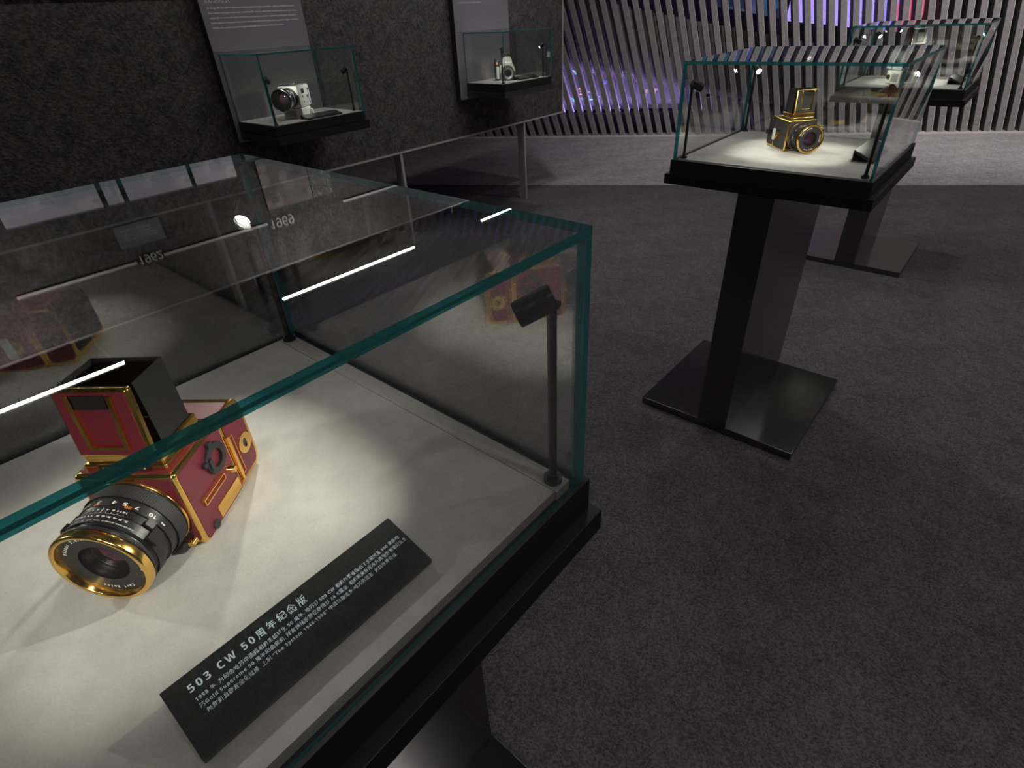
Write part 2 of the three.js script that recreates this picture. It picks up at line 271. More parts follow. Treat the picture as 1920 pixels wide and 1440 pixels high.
function strokesOf(ch) {
  if (glyphCache[ch]) return glyphCache[ch];
  return (glyphCache[ch] = (G[ch] ?? '').split(' ').map((s) => s.replace(/[^0-9]/g, '')).map((s) => { const p = []; for (let i = 0; i + 1 < s.length; i += 2) p.push([+s[i], +s[i + 1]]); return p; }).filter((p) => p.length > 1));
}
function writeLine(x, text, X, Y, size, gap, weight, font) {        // Y is the baseline; returns the end
  for (const ch of text) {
    if (G[ch]) {
      x.lineWidth = size * weight; x.lineCap = 'square'; x.lineJoin = 'miter'; const k = size / 9.4, top = Y - size * 0.9;
      for (const p of strokesOf(ch)) { x.beginPath(); p.forEach(([a, b], i) => (i ? x.lineTo(X + a * k, top + b * k) : x.moveTo(X + a * k, top + b * k))); x.stroke(); }
      X += size + gap;
    } else if (ch === '，' || ch === '。') { x.beginPath(); x.arc(X + size * 0.12, Y - size * 0.05, size * 0.07, 0, 7); ch === '。' ? (x.lineWidth = size * 0.05, x.stroke()) : x.fill(); X += size * 0.62; } else { x.font = font; x.fillText(ch, X, Y); X += x.measureText(ch).width + gap; }
  }
  return X;
}
function scribble(x, X, Y, w, size) {                                  // print too small to read: dashes of broken strokes
  while (w > size) { const n = Math.min(w, size * (0.55 + rnd() * 0.4)); x.lineWidth = size * 0.13; for (let i = 0; i < 4; i++) { x.beginPath(); const a = X + rnd() * n * 0.8, b = Y - rnd() * size; x.moveTo(a, b); rnd() < 0.5 ? x.lineTo(a + n * 0.5, b) : x.lineTo(a, Math.min(Y, b + size * 0.6)); x.stroke(); } X += n + size * 0.12; w -= n + size * 0.12; if (rnd() < 0.12) { X += size * 0.4; w -= size * 0.4; } }
}

// ---------------------------------------------------------------- text boards on the wall
function textBoard(x0, x1, tex, label) {
  const t = thing('text_board', label, 'text board', [0, 0, 0], 0, 'grey text boards on the display wall');
  part('board', span(x0, x1, 0.93, 1.78, -PV + 0.001, -3.045), M.blackMatt, t);  // core painted black so the board's side looks shaded
  part('face_sheet', span(x0, x1, 0.931, 1.78, -3.0448, -3.04), M.board, t);
  const g = new THREE.PlaneGeometry(x1 - x0, 0.42).translate((x0 + x1) / 2, 1.57, -3.0388);
  part('print', g, std(0xffffff, 0.7, 0, { map: tex }), t);
}
const boardHex = '#7b7a7f';
const boardTex1 = canvas(1024, 748, (x, w, h) => {
  x.fillStyle = '#e6e6ea'; x.strokeStyle = '#e6e6ea';
  for (let r = 0; r < 5; r++) scribble(x, 60, 205 + r * 43, r === 4 ? 250 : 880, 27);
  x.font = 'bold 16.2px sans-serif';
  ['On 20 July, 1969, the Apollo 11 Mission successfully landed the Eagle on the Moon, making a milestone in human-', 'kind\'s history of journeys to outer space. Hasselblad HDC cameras, which were mounted on the astronauts\' chests,', 'landed with the crew on the surface of the Moon and captured many iconic and historic photographs. During the', 'Apollo program, 12 Hasselblad cameras were left on the surface of the Moon due to spacecraft weight restrictions.', 'Only film that recorded important images was brought back to Earth to write human history.'].forEach((s, i) => x.fillText(s, 60, 420 + i * 37));
}, boardHex);
const boardTex2 = canvas(1024, 748, (x) => { x.strokeStyle = '#e6e6ea'; for (let r = 0; r < 9; r++) scribble(x, 75, 130 + r * 40, r === 8 ? 420 : 860, r < 3 ? 24 : 18); }, boardHex);
textBoard(1.124, 1.690, boardTex1, 'grey board with white text above the wall case of the silver camera');
textBoard(2.872, 3.455, boardTex2, 'grey board with white text above the wall case of the gripped dark camera');

// ---------------------------------------------------------------- prints and dates higher on the wall (seen mirrored in the case lid)
const printTex = (base, spots) => canvas(256, 256, (x) => { for (const [c, n, r] of spots) for (let i = 0; i < n; i++) { x.fillStyle = c; x.globalAlpha = 0.25 + 0.3 * rnd(); x.beginPath(); x.arc(rnd() * 256, rnd() * 256, r * (0.4 + rnd()), 0, 7); x.fill(); } x.globalAlpha = 1; }, base);
function photo(x0, x1, y0, y1, tex, label) {
  const t = thing('photo_print', label, 'photo', [0, 0, 0], 0, 'prints on the display wall');
  part('backing', span(x0, x1, y0, y1, -PV + 0.0005, -PV + 0.012), M.blackMatt, t);
  part('print', new THREE.PlaneGeometry(x1 - x0, y1 - y0).translate((x0 + x1) / 2, (y0 + y1) / 2, -PV + 0.0128), std(0xffffff, 0.5, 0, { map: tex }), t);
}
const paleTex = printTex('#e0dcea', [['#ffffff', 8, 30], ['#b4b0c2', 10, 20]]), duskTex = printTex('#7d7074', [['#b8b0b2', 10, 26], ['#4d4448', 10, 22]]), gritTex = printTex('#6d6a6c', [['#d8d6d6', 160, 6], ['#2c2a2c', 160, 6]]);
[[-0.46, -0.05, 'far left'], [-0.02, 0.377, 'left of the narrow one'], [0.4, 0.472, 'narrow'], [0.495, 0.812, 'right of the narrow one'], [0.835, 1.065, 'nearest to the grey text board']].forEach(([a, b, w]) => photo(a, b, 1.62, 1.858, paleTex, 'pale photo print high on the display wall, ' + w));
photo(1.19, 1.5, 1.8, 2.085, duskTex, 'dusky grey photo print above the first text board');
photo(1.506, 1.655, 1.8, 2.083, gritTex, 'small gritty grey photo print above the first text board');
single('caption_card', span(0.372, 0.591, 1.964, 2.076, -PV + 0.0005, -PV + 0.008), std(lin(0.2, 0.195, 0.21), 0.7), 'small grey caption card between the pale prints and the date 1962', 'caption card');
{
  const pl = new THREE.PlaneGeometry(0.219, 0.112).translate(0.4815, 2.02, -PV + 0.0086), tx = canvas(512, 262, (x) => { x.strokeStyle = '#e8e8ee'; for (let r = 0; r < 3; r++) scribble(x, 60, 95 + r * 30, 390, 20); scribble(x, 60, 205, 380, 24); }, boardHex);
  part('print', pl, std(0xffffff, 0.7, 0, { map: tx }), scene.children[scene.children.length - 1]);
}
const white = std(lin(0.82, 0.8, 0.8), 0.5);
[[-0.118, 0.41, 'left of the date 1962'], [0.55, 1.16, 'between the dates 1962 and 1969'], [1.718, 2.6, 'right of the date 1969']].forEach(([a, b, w]) => single('timeline_strip', span(a, b, 2.154, 2.166, -PV + 0.0005, -PV + 0.009), white, 'white timeline strip on the display wall ' + w, 'timeline strip', 'timeline strips'));
{
  const font = await new FontLoader().loadAsync('fonts/droid/droid_sans_regular.typeface.json');
  [['1962', 0.418, 2.135, 0.042], ['1969', 1.172, 2.145, 0.055]].forEach(([t, x, y, s]) => { const g = new TextGeometry(t, { font, size: s, depth: 0.006, curveSegments: 4 }); g.translate(x, y, -PV + 0.0005); single('date_lettering', g, white, t === '1962' ? 'raised white numerals 1962 beside the small grey caption card' : 'raised white numerals 1969 above the dusky photo print', 'lettering'); });
}

// ---------------------------------------------------------------- glass cases
function pane(parent, x0, x1, y0, y1, z0, z1, outer, underLid) {   // outer = side (+1 or -1) of the thin axis that faces the room
  // two glass faces whose distance is that of the refracted double image, and four polished edge faces over the full thickness
  const lo = [x0, y0, z0], hi = [x1, y1, z1], w = lo.map((v, i) => hi[i] - v), a = w.indexOf(Math.min(...w)), gap = 0.0032;
  const e = new THREE.BoxGeometry(...w).toNonIndexed(), keep = [], c = lo.map((v, i) => (v + hi[i]) / 2);
  const far = outer > 0 ? hi[a] : lo[a], near = far - outer * gap;
  const put = (axisFace, shift) => { const p = []; for (let i = axisFace * 6; i < axisFace * 6 + 6; i++) { const v = [e.attributes.position.getX(i) + c[0], e.attributes.position.getY(i) + c[1], e.attributes.position.getZ(i) + c[2]]; if (shift !== undefined) v[a] = shift; p.push(...v); } return p; };
  const glass = [...put(2 * a, outer > 0 ? far : near), ...put(2 * a + 1, outer > 0 ? near : far)], edge = [];
  for (let f = 0; f < 6; f++) if (Math.floor(f / 2) !== a && !(underLid && f === 2)) edge.push(...put(f));   // the top of an upright is bonded to the lid and stays clear
  const g = new THREE.BufferGeometry(); g.setAttribute('position', new THREE.Float32BufferAttribute([...glass, ...edge], 3)); g.computeVertexNormals();
  g.addGroup(0, 12, 0); g.addGroup(12, edge.length / 3, 1);
  const m = new THREE.Mesh(g, [M.glass, M.glassEdge]); m.name = 'glass_pane'; m.castShadow = m.receiveShadow = true; parent.add(m); return m;
}
const T = 0.009;
function stand(x0, v0, label) {                  // a square case on its pedestal; x0, v0 = near left corner in plan (v = -z)
  const t = thing('display_case', label, 'display case', [x0, 0, -v0], 0), y = LID, b = LID - 0.29, G1 = 0.0002;
  // local: x 0..D, z 0..-D
  const c = D / 2;
  part('base_plate', rbox(0.628, 0.032, 0.628, 0.002, c, 0.016, -c, 1), M.blackSatin, t);
  part('column', span(c - 0.314, c + 0.314, 0.032, b - 0.077, -c - 0.0575, -c + 0.0575), M.blackSatin, t);
  part('ledge', rbox(D + 0.022, 0.032, D + 0.04, 0.0012, c, b - 0.061, -c, 1), M.ledge, t);
  // tray: four walls and a floor round the platform
  const o = 0.005, h0 = b - 0.045;
  part('tray', [span(-o, D + o, h0, b - 0.012, -D - o, o), span(-o, -0.0005, b - 0.012, b, -D - o, o), span(D + 0.0005, D + o, b - 0.012, b, -D - o, o), span(-0.0005, D + 0.0005, b - 0.012, b, 0.0005, o), span(-0.0005, D + 0.0005, b - 0.012, b, -D - o, -D - 0.0005)], M.blackMatt, t);
  const i = 0.0135;
  part('platform', span(i, D - 0.0372, b - 0.011, b + 0.002, -D + i, -i), M.platform, t);
  part('platform_strip', span(D - 0.0364, D - i + 0.001, b - 0.011, b + 0.0022, -D + i, -i + 0.003), M.platform, t);
  for (const [a, q, k] of [[0, T, -1], [D - T, D, 1]]) pane(t, a, q, b - 0.01, y - T - G1, -D, 0, k, true);
  for (const [a, q, k] of [[-T, 0, 1], [-D, -D + T, -1]]) pane(t, T + G1, D - T - G1, b - 0.01, y - T - G1, a, q, k, true);
  pane(t, 0, D, y - T, y, -D, 0, 1);
  const j = 0.0018, yj = y - T - 0.0035;        // dark green strip drawn for the mitre edge seen refracted under the lid
  for (const z of [-T - j, -D + T + 0.0002]) part('refracted_mitre_line', span(T, D - T, yj, yj + j, z, z + j - 0.0002), M.mitreLine, t);
  return t;
}
const CASES = { A: [-D, 0], B: [1.4623, 0.0241], C: [3.53, 0.045] };
stand(...CASES.A, 'large glass case on black pedestal in the foreground with the wine red camera');
stand(...CASES.B, 'glass case on black pedestal in the middle with the black and gold camera');
stand(...CASES.C, 'farthest glass case on black pedestal, before the slatted wall, with the silver motor camera');

function wallCase(x0, x1, vf, yb, yt, label) {
  const t = thing('wall_display_case', label, 'display case', [x0, 0, -3.039], 0, 'glass cases on the display wall'), w = x1 - x0, d = 3.039 - vf, T = 0.008;
  part('ledge', span(-0.004, w + 0.02, yb - 0.09, yb - 0.048, 0, d + 0.004), M.blackSatin, t);
  part('tray', span(0, w, yb - 0.046, yb - 0.002, 0, d), M.blackMatt, t);
  part('platform', span(T + 0.001, w - T - 0.001, yb - 0.002, yb + 0.001, 0.002, d - T - 0.001), M.platform, t);
  for (const [a, q, k] of [[0, T, -1], [w - T, w, 1]]) pane(t, a, q, yb - 0.002, yt - T - 0.0002, 0, d, k, true);
  pane(t, T + 0.0002, w - T - 0.0002, yb - 0.002, yt - T - 0.0002, d - T, d, 1, true);
  pane(t, 0, w, yt - T, yt, 0, d, 1);
}
wallCase(1.147, 1.708, 2.657, 1.034, 1.353, 'wall-mounted glass case with the silver long-lens camera');
wallCase(2.945, 3.501, 2.665, 1.038, 1.355, 'wall-mounted glass case with the dark camera that has a hand grip');

// ---------------------------------------------------------------- stem spotlights
function stemLamp(x, v, y, tx, tv, label, h = 0.219, cd = CASE_LAMP) {
  const t = thing('stem_spotlight', label, 'spotlight', [x, y, -v], 0, 'stem spotlights in the glass cases');
  part('foot', [cyl(0.0105, 0.0105, 0.006, 0, 0.003, 0, 32), cyl(0.0068, 0.0068, 0.004, 0, 0.008, 0, 24)], M.lampBlack, t);
  part('stem', cyl(0.0047, 0.0047, h - 0.006, 0, h / 2 + 0.003, 0, 20), M.lampBlack, t);
  const aim = new THREE.Vector3(tx - x, 0.035 - h, -tv + v).normalize(), q = new THREE.Quaternion().setFromUnitVectors(new THREE.Vector3(0, -1, 0), aim);
  const c = new THREE.Vector3(0, h + 0.006, 0).addScaledVector(aim, 0.017);
  const hd = part('head', new THREE.LatheGeometry([[0, 0.019], [0.0118, 0.019], [0.0126, 0.018], [0.0126, -0.018], [0.0118, -0.019], [0.0105, -0.019], [0.0105, -0.013], [0, -0.013]].map((p) => new THREE.Vector2(...p)), 32).applyQuaternion(q).translate(c.x, c.y, c.z), M.lampBlack, t);
  part('joint', cyl(0.0035, 0.0035, 0.016).rotateX(Math.PI / 2).translate(0, h + 0.001, 0), M.lampBlack, t);
  const f = c.clone().addScaledVector(aim, 0.0135);
  part('lamp_face', cyl(0.0098, 0.0098, 0.001).applyQuaternion(q).translate(f.x, f.y, f.z), M.lampFace, hd);
  const l = new THREE.SpotLight(lin(1, 0.97, 0.85), cd, 0, 0.64, 0.85, 2); l.name = 'stem_spotlight_light'; l.castShadow = true; l.shadow.radius = 0.22;
  l.position.set(x + c.x + aim.x * 0.0155, y + c.y + aim.y * 0.0155, -v + c.z + aim.z * 0.0155); l.target.position.set(x + c.x + aim.x, y + c.y + aim.y, -v + c.z + aim.z); scene.add(l, l.target);
}
for (const [k, what] of [['A', 'the wine red camera\'s case'], ['B', 'the black and gold camera\'s case'], ['C', 'the farthest case']]) {
  const [x, v] = CASES[k], y = LID - 0.2876, e = 0.029, tx = x + 0.27, tv = v + 0.3;
  const names = k === 'A' ? ['near left', 'near right', 'far left', 'far right'] : ['front left', 'front right', 'back left', 'back right'];
  const corners = k === 'A' ? [[x + e, v + 0.025], [x + D - e + 0.005, v + 0.025], [x + e, v + D - 0.025], [x + D - e + 0.005, v + D - 0.025]] : [[x + e, v + D - 0.025], [x + e, v + 0.025], [x + D - e, v + D - 0.025], [x + D - e, v + 0.025]];
  corners.forEach(([a, b], i) => stemLamp(a, b, y, tx, tv, `thin black stem spotlight at the ${names[i]} corner inside ${what}`, 0.219, CASE_LAMP * (k === 'A' ? [0.55, 1.15, 0.55, 1][i] : 1)));
}
stemLamp(1.172, 2.685, 1.035, 1.43, 2.85, 'thin black stem spotlight left of the silver long-lens camera', 0.205, 0.13);
stemLamp(1.684, 2.72, 1.035, 1.45, 2.85, 'thin black stem spotlight right of the silver long-lens camera', 0.205, 0.13);
stemLamp(2.968, 2.70, 1.039, 3.2, 2.85, 'thin black stem spotlight left of the dark gripped camera', 0.205, 0.13);
stemLamp(3.478, 2.73, 1.039, 3.22, 2.85, 'thin black stem spotlight right of the dark gripped camera', 0.205, 0.13);

// ---------------------------------------------------------------- caption plates: folded wedges
function captionPlate(x0, v0, y, w, d, rise, tex, label) {            // v0 = front edge
  const t = thing('caption_plate', label, 'caption plate', [x0, y, -v0], 0);
  const a = Math.atan2(rise, d), L = Math.hypot(d, rise);
  const g = new RoundedBoxGeometry(w, 0.007, L, 2, 0.0006).translate(w / 2, 0.0035, -L / 2).rotateX(a);
  part('plate', g, M.black, t);
  part('back_leg', span(0.002, w - 0.002, 0, rise, -d + 0.001, -d + 0.004), M.black, t);
  part('print', new THREE.PlaneGeometry(w - 0.0016, L - 0.0016).rotateX(-Math.PI / 2).translate(w / 2, 0.0073, -L / 2).rotateX(a), phys(0xffffff, 0.34, 0, { map: tex, ior: 1.6 }), t);
}
const capHex = '#17191b', capInk = '#e2f0fb';
const capA = canvas(2048, 560, (x, w, h) => {
  x.fillStyle = capInk; x.strokeStyle = capInk;
  writeLine(x, '503 CW 50周年纪念版', 0.066 * w, 0.245 * h, 74, 15, 0.1, 'bold 80px sans-serif');
  const L = ['1998 年，为纪念哈苏中画幅相机系统诞生 50 周年，哈苏以 503 CW 相机为基础推出了全球限量 500 套的哈', '苏Gold Supereme 50 周年纪念套机。所有镀铬的部位都饰以 24 K黄金，相机蒙皮材质改为典雅的葡萄红色系', '，每部机身都有金色铭牌，上刻 “The System 1948-1998” 字样与维克多·哈苏的签名，极具收藏价值。'];
  L.forEach((s, i) => { const m = s.replace('·', '-'); x.save(); writeLine(x, m, 0.068 * w, (0.385 + 0.1 * i) * h, 36, 3.0, 0.115, 'bold 37px sans-serif'); x.restore(); });
}, capHex);
const capSmall = canvas(512, 160, (x) => { x.strokeStyle = '#a9bccb'; scribble(x, 36, 42, 230, 20); for (let r = 0; r < 3; r++) scribble(x, 36, 70 + r * 20, 430, 11); }, capHex);
const PLAT = LID - 0.2877;
captionPlate(-0.4085, 0.05, PLAT, 0.222, 0.062, 0.016, capA, 'black caption plate with white text in front of the wine red camera');
captionPlate(1.672, 0.068, PLAT, 0.222, 0.062, 0.03, capSmall, 'black caption plate beside the black and gold camera');
captionPlate(3.74, 0.09, PLAT, 0.222, 0.062, 0.03, capSmall, 'black caption plate in the farthest case');
captionPlate(1.352, 2.678, 1.0353, 0.222, 0.07, 0.012, capSmall, 'black caption plate in front of the silver long-lens camera');
captionPlate(3.19, 2.72, 1.0393, 0.222, 0.07, 0.012, capSmall, 'black caption plate in front of the dark gripped camera');

// ---------------------------------------------------------------- cameras
const lathe = (pts, n = 96) => new THREE.LatheGeometry(pts.map((p) => new THREE.Vector2(...p)), n).rotateX(Math.PI / 2);   // profile (radius, z)
function knurled(r, z0, z1, teeth, depth) {
  const g = new THREE.CylinderGeometry(r, r, z1 - z0, teeth * 2, 1, true), p = g.attributes.position;
  for (let i = 0; i < p.count; i++) { const k = Math.round(Math.atan2(p.getX(i), p.getZ(i)) / (Math.PI / teeth)) & 1, s = k ? 1 : 1 - depth / r; p.setX(i, p.getX(i) * s); p.setZ(i, p.getZ(i) * s); }
  g.computeVertexNormals(); return g.rotateX(Math.PI / 2).translate(0, 0, (z0 + z1) / 2);
}
const band = (r0, r1, z0, z1) => new THREE.CylinderGeometry(r1, r0, z1 - z0, 96, 1, true).rotateX(Math.PI / 2).translate(0, 0, (z0 + z1) / 2);
const blackHex = '#1b1b1c';
function ringTex(items) { return canvas(2048, 96, (x, w, h) => { x.textAlign = 'center'; for (const [t, u, c, s, v] of items) { x.fillStyle = c; x.font = `bold ${s}px sans-serif`; x.fillText(t, u * w, v ?? h * 0.7); } }, blackHex); }
const W8 = '#f2f0ea', OR = '#ff8a2a', RD = '#e0552e';
const distTex = ringTex([['∞', .30, W8, 60], ['10', .345, W8, 56], ['7', .40, W8, 56], ['5', .44, W8, 56], ['4', .475, W8, 56], ['3', .53, W8, 56], ['2.5', .585, W8, 56], ['2', .655, W8, 56], ['1.7', .70, W8, 56], ['1.5', .75, W8, 50], ['20', .425, OR, 44, 34], ['10', .532, OR, 44, 34], ['8', .592, OR, 44, 34], ['7', .632, RD, 44, 34], ['6', .68, OR, 44, 34], ['5', .73, OR, 44, 34]]);
const dofTex = canvas(2048, 96, (x, w, h) => {
  x.fillStyle = W8; x.fillRect(0.40 * w, 4, 0.2 * w, 5); x.fillRect(0.4985 * w, 0, 6, 96); x.textAlign = 'center'; x.font = 'bold 38px sans-serif';
  ['4', '8', '11', '16', '22'].forEach((t, i) => { for (const s of [-1, 1]) { const u = 0.5 + s * (0.018 + 0.02 * i); x.fillRect(u * w, 10, 4, 22); x.fillText(t, u * w, 78); } });
}, blackHex);
const stopTex = ringTex(['2.8', '4', '5.6', '8', '11', '16', '22'].map((t, i) => [t, .41 + .027 * i, W8, 46]));
const speedTex = ringTex([...['500', '250', '125', '60', '30', '15', '8', '4', '2', '1', 'B'].map((t, i) => [t, .38 + .026 * i, '#c9c6bd', 40]), ['●', .70, '#35d14a', 60, 70], ['F', .665, '#35d14a', 40]]);
const frontTex = canvas(1024, 1024, (x, w) => {      // ring round the front glass, seen from the front
  x.fillStyle = W8; x.translate(w / 2, w / 2);
  const arc = (t, a0, step, r) => { x.font = 'bold 62px sans-serif'; x.textAlign = 'center'; [...t].forEach((ch, i) => { x.save(); x.rotate(a0 + step * i); x.fillText(ch, 0, -r); x.restore(); }); };
  arc('Carl Zeiss', Math.PI - 0.42, 0.094, 432); arc('Planar 2,8/80', -1.2, 0.094, 432); arc('7580450', 1.25, 0.098, 432);
}, '#262629');
function boxCamera(label, name, pos, turn, o) {
  const t = thing(name, label, 'camera', pos, turn), W = 0.0996, H = 0.095, D1 = 0.083, D2 = 0.047, base = o.motor ? o.motor : 0;
  const skin = o.skin, trim = o.trim;
  const at = (g, y = base) => g.translate(0, y, 0);
  // local: x to the right as seen from the front, front face at z = 0
  const body = part('body', at(rbox(W, H, D1, 0.004, 0, H / 2, -D1 / 2, 3)), trim, t);
  part('side_panel', at(slabZ(D1 - 0.0065, H - 0.0065, 0.0006, 0.004).rotateY(Math.PI / 2).translate(W / 2, H / 2 - 0.0005, -D1 / 2 - 0.0005)), skin, t);
  part('side_panel', at(slabZ(D1 - 0.009, H - 0.01, 0.0006, 0.004).rotateY(-Math.PI / 2).translate(-W / 2, H / 2 - 0.0005, -D1 / 2)), skin, t);
  part('front_panel', at(slabZ(W - 0.009, H - 0.011, 0.0006, 0.004).translate(0, H / 2, 0)), skin, t);
  part('top_panel', at(slabZ(W - 0.01, D1 - 0.008, 0.0006, 0.004).rotateX(-Math.PI / 2).translate(0, H, -D1 / 2)), skin, t);
  // magazine with a rounded back
  const ms = new THREE.Shape(), mw = W - 0.004, mr = 0.02; ms.moveTo(0, 0); ms.lineTo(D2 - mr * 0.7, 0); ms.quadraticCurveTo(D2, 0, D2, mr); ms.lineTo(D2, H * 0.97 - mr); ms.quadraticCurveTo(D2, H * 0.97, D2 - mr * 0.7, H * 0.97); ms.lineTo(0, H * 0.97);
  const mag = part('film_magazine', at(new THREE.ExtrudeGeometry(ms, { depth: mw - 0.003, bevelEnabled: true, bevelSize: 0.0015, bevelThickness: 0.0015, bevelSegments: 2, curveSegments: 8 }).rotateY(Math.PI / 2).translate(-mw / 2 + 0.0015, 0.0022, -D1 - 0.0015)), trim, t);
  const pan = new THREE.Shape(), k = 0.004; pan.moveTo(k, k); pan.lineTo(D2 - mr * 0.7, k); pan.quadraticCurveTo(D2 - k, k, D2 - k, mr); pan.lineTo(D2 - k, H * 0.97 - mr); pan.quadraticCurveTo(D2 - k, H * 0.97 - k, D2 - mr * 0.7, H * 0.97 - k); pan.lineTo(k, H * 0.97 - k);
  for (const s of [-1, 1]) part('magazine_panel', at(new THREE.ExtrudeGeometry(pan, { depth: 0.0006, bevelEnabled: false, curveSegments: 8 }).rotateY(Math.PI / 2).translate(s > 0 ? mw / 2 : -mw / 2 - 0.0006, 0.0022, -D1 - 0.0015)), skin, mag);
  part('magazine_panel', at(box(mw - 0.006, 0.0006, D2 - 0.018, 0, H * 0.97 + 0.0040, -D1 - D2 / 2 + 0.006)), skin, mag);
  part('magazine_back', at(slabZ(mw - 0.006, H * 0.97 - 0.03, 0.0008, 0.003).rotateY(Math.PI).translate(0, H * 0.485 + 0.0022, -D1 - D2 - 0.003)), o.trim === M.gold ? M.blackLeather : skin, mag);
  // things on the right side: winding seat, knob, slot, name plate, plug
  const sx = W / 2 + 0.0006, Z = (a) => -a * D1, Y = (b) => b * H;
  const ringX = (r0, r1, h, y, z) => { const s = new THREE.Shape(); s.absarc(0, 0, r1, 0, Math.PI * 2); const hole = new THREE.Path(); hole.absarc(0, 0, r0, 0, Math.PI * 2, true); s.holes.push(hole); return new THREE.ExtrudeGeometry(s, { depth: h, bevelEnabled: true, bevelSize: 0.0006, bevelThickness: 0.0006, bevelSegments: 2, curveSegments: 24 }).rotateY(Math.PI / 2).translate(sx, y, z); };
  if (o.detail) {
    part('winding_seat', [ringX(0.0105, 0.0165, 0.003, Y(0.71), Z(0.69)), box(0.004, 0.006, 0.007, sx + 0.002, Y(0.9), Z(0.66)), box(0.005, 0.013, 0.005, sx + 0.0025, Y(0.71), Z(0.55)), box(0.004, 0.005, 0.006, sx + 0.002, Y(0.76), Z(0.47))].map((g) => at(g)), M.black, t);
    part('knob', [cylX(0.0046, 0.0056, 0.004, sx + 0.002, Y(0.4), Z(0.86)), cylX(0.0034, 0.0044, 0.003, sx + 0.0055, Y(0.4), Z(0.86))].map((g) => at(g)), trim, t);
    part('accessory_rail', at(frameZ(D1 * 0.5, 0.0075, 0.0011, 0.0028, 0.0012).rotateY(Math.PI / 2).translate(sx, Y(0.43), Z(0.45))), trim, t);
    part('name_plate', at(slabZ(D1 * 0.56, 0.0155, 0.0009, 0.0008).rotateY(Math.PI / 2).translate(sx, Y(0.135), Z(0.655))), M.gold, t);
    part('plug', at(cylX(0.0052, 0.0052, 0.0016, sx + 0.0008, Y(0.075), Z(0.25))), M.rubber, t);
    const mx = mw / 2 + 0.0006;
    part('slide_holder', [box(0.003, H * 0.64, 0.0036, mx + 0.0015, Y(0.41), Z(1.05)), box(0.0022, 0.006, 0.0042, mx + 0.001, Y(0.06), Z(1.03))].map((g) => at(g)), trim, mag);
    part('slide_frame', at(frameZ(0.0062, H * 0.56, 0.001, 0.002, 0.001).rotateY(Math.PI / 2).translate(mx, Y(0.42), Z(1.125))), trim, mag);
    const s = new THREE.Shape(); s.absarc(0, 0, 0.0122, 0, Math.PI * 2); const hole = new THREE.Path(); hole.absellipse(0, 0, 0.0042, 0.0062, 0, Math.PI * 2, true); s.holes.push(hole);
    part('film_dial', at(new THREE.ExtrudeGeometry(s, { depth: 0.0014, bevelEnabled: true, bevelSize: 0.0005, bevelThickness: 0.0005, bevelSegments: 2, curveSegments: 24 }).rotateY(Math.PI / 2).translate(mx, Y(0.43), Z(1.36))), M.gold, mag);
    part('film_window', at(cylX(0.005, 0.005, 0.0008, mx + 0.0004, Y(0.43), Z(1.36))), M.black, mag);
  }
  // left side: winding crank or knob
  part('crank', [cylX(0.012, 0.012, 0.008, -sx - 0.004, Y(0.45), Z(0.68)), cylX(0.0062, 0.0062, 0.006, -sx - 0.011, Y(0.45), Z(0.68))].map((g) => at(g)), trim, t);
  part('crank_arm', at(box(0.004, 0.034, 0.011, -sx - 0.0155, Y(0.5), Z(0.66))), o.crank ?? M.satinChrome, t);
  part('winding_knob', at(cylX(0.006, 0.008, 0.014, -sx - 0.007, Y(0.5), Z(1.3))), M.black, mag);
  part('release_button', at(cylZ(0.0034, 0.0042, 0.008, 0.039, 0.0085, 0.0045)), trim, t);
  // hood
  if (o.hood) {
    const y0 = H + 0.001, hw = 0.072, zf = -0.01;
    part('finder_collar', [at(rbox(0.082, 0.007, 0.07, 0.002, 0, H + 0.0035, -0.043)), at(rbox(0.076, 0.013, 0.064, 0.002, 0, H + 0.012, -0.043))], trim, t);
    part('maker_plate', at(box(0.05, 0.0052, 0.0008, 0, H + 0.0035, -0.0076)), M.black, t);
    part('maker_lettering', at(new THREE.PlaneGeometry(0.049, 0.0049).translate(0, H + 0.0035, -0.0071)), std(0xffffff, 0.4, 0, { map: makerTex() }), t);
    const lean = 0.105, hp = (g) => at(g.rotateX(-lean).translate(0, H + 0.018, zf));
    const lid = part('hood_lid', hp(rbox(hw, 0.072, 0.008, 0.003, 0, 0.036, 0)), trim, t);
    part('lid_panel', hp(slabZ(hw - 0.007, 0.065, 0.0008, 0.002).translate(0, 0.036, 0.0037)), o.litLidSkin ?? skin, lid);
    const u = new THREE.Shape([[-0.0215, 0.066], [-0.0178, 0.066], [-0.0152, 0.0135], [0.0152, 0.0135], [0.0178, 0.066], [0.0215, 0.066], [0.0185, 0.0105], [-0.0185, 0.0105]].map((p) => new THREE.Vector2(...p)));
    part('lid_handle', hp(new THREE.ExtrudeGeometry(u, { depth: 0.0024, bevelEnabled: true, bevelSize: 0.0005, bevelThickness: 0.0008, bevelSegments: 2 }).translate(0, 0, 0.0048)), o.handle ?? trim, lid);
    part('magnifier_flap', hp(box(0.03, 0.0135, 0.001, -0.001, 0.0592, 0.0056)), M.black, lid);
    // folding light shaft: front gap, two sides and a back of thin black metal
    const sh = (g) => at(g);
    part('light_shaft', [sh(box(0.001, 0.07, 0.044, 0.0345, H + 0.054, -0.046)), sh(box(0.001, 0.07, 0.044, -0.0345, H + 0.054, -0.046)), sh(box(0.07, 0.07, 0.001, 0, H + 0.054, -0.0685))], M.black, t);
  } else part('finder', at(rbox(0.07, 0.012, 0.062, 0.003, 0, H + 0.006, -0.043)), o.finder ?? trim, t);
  // lens
  const ly = base + 0.0456, L = o.lens;
  const lg = (g) => g.translate(0, ly, 0.0022);
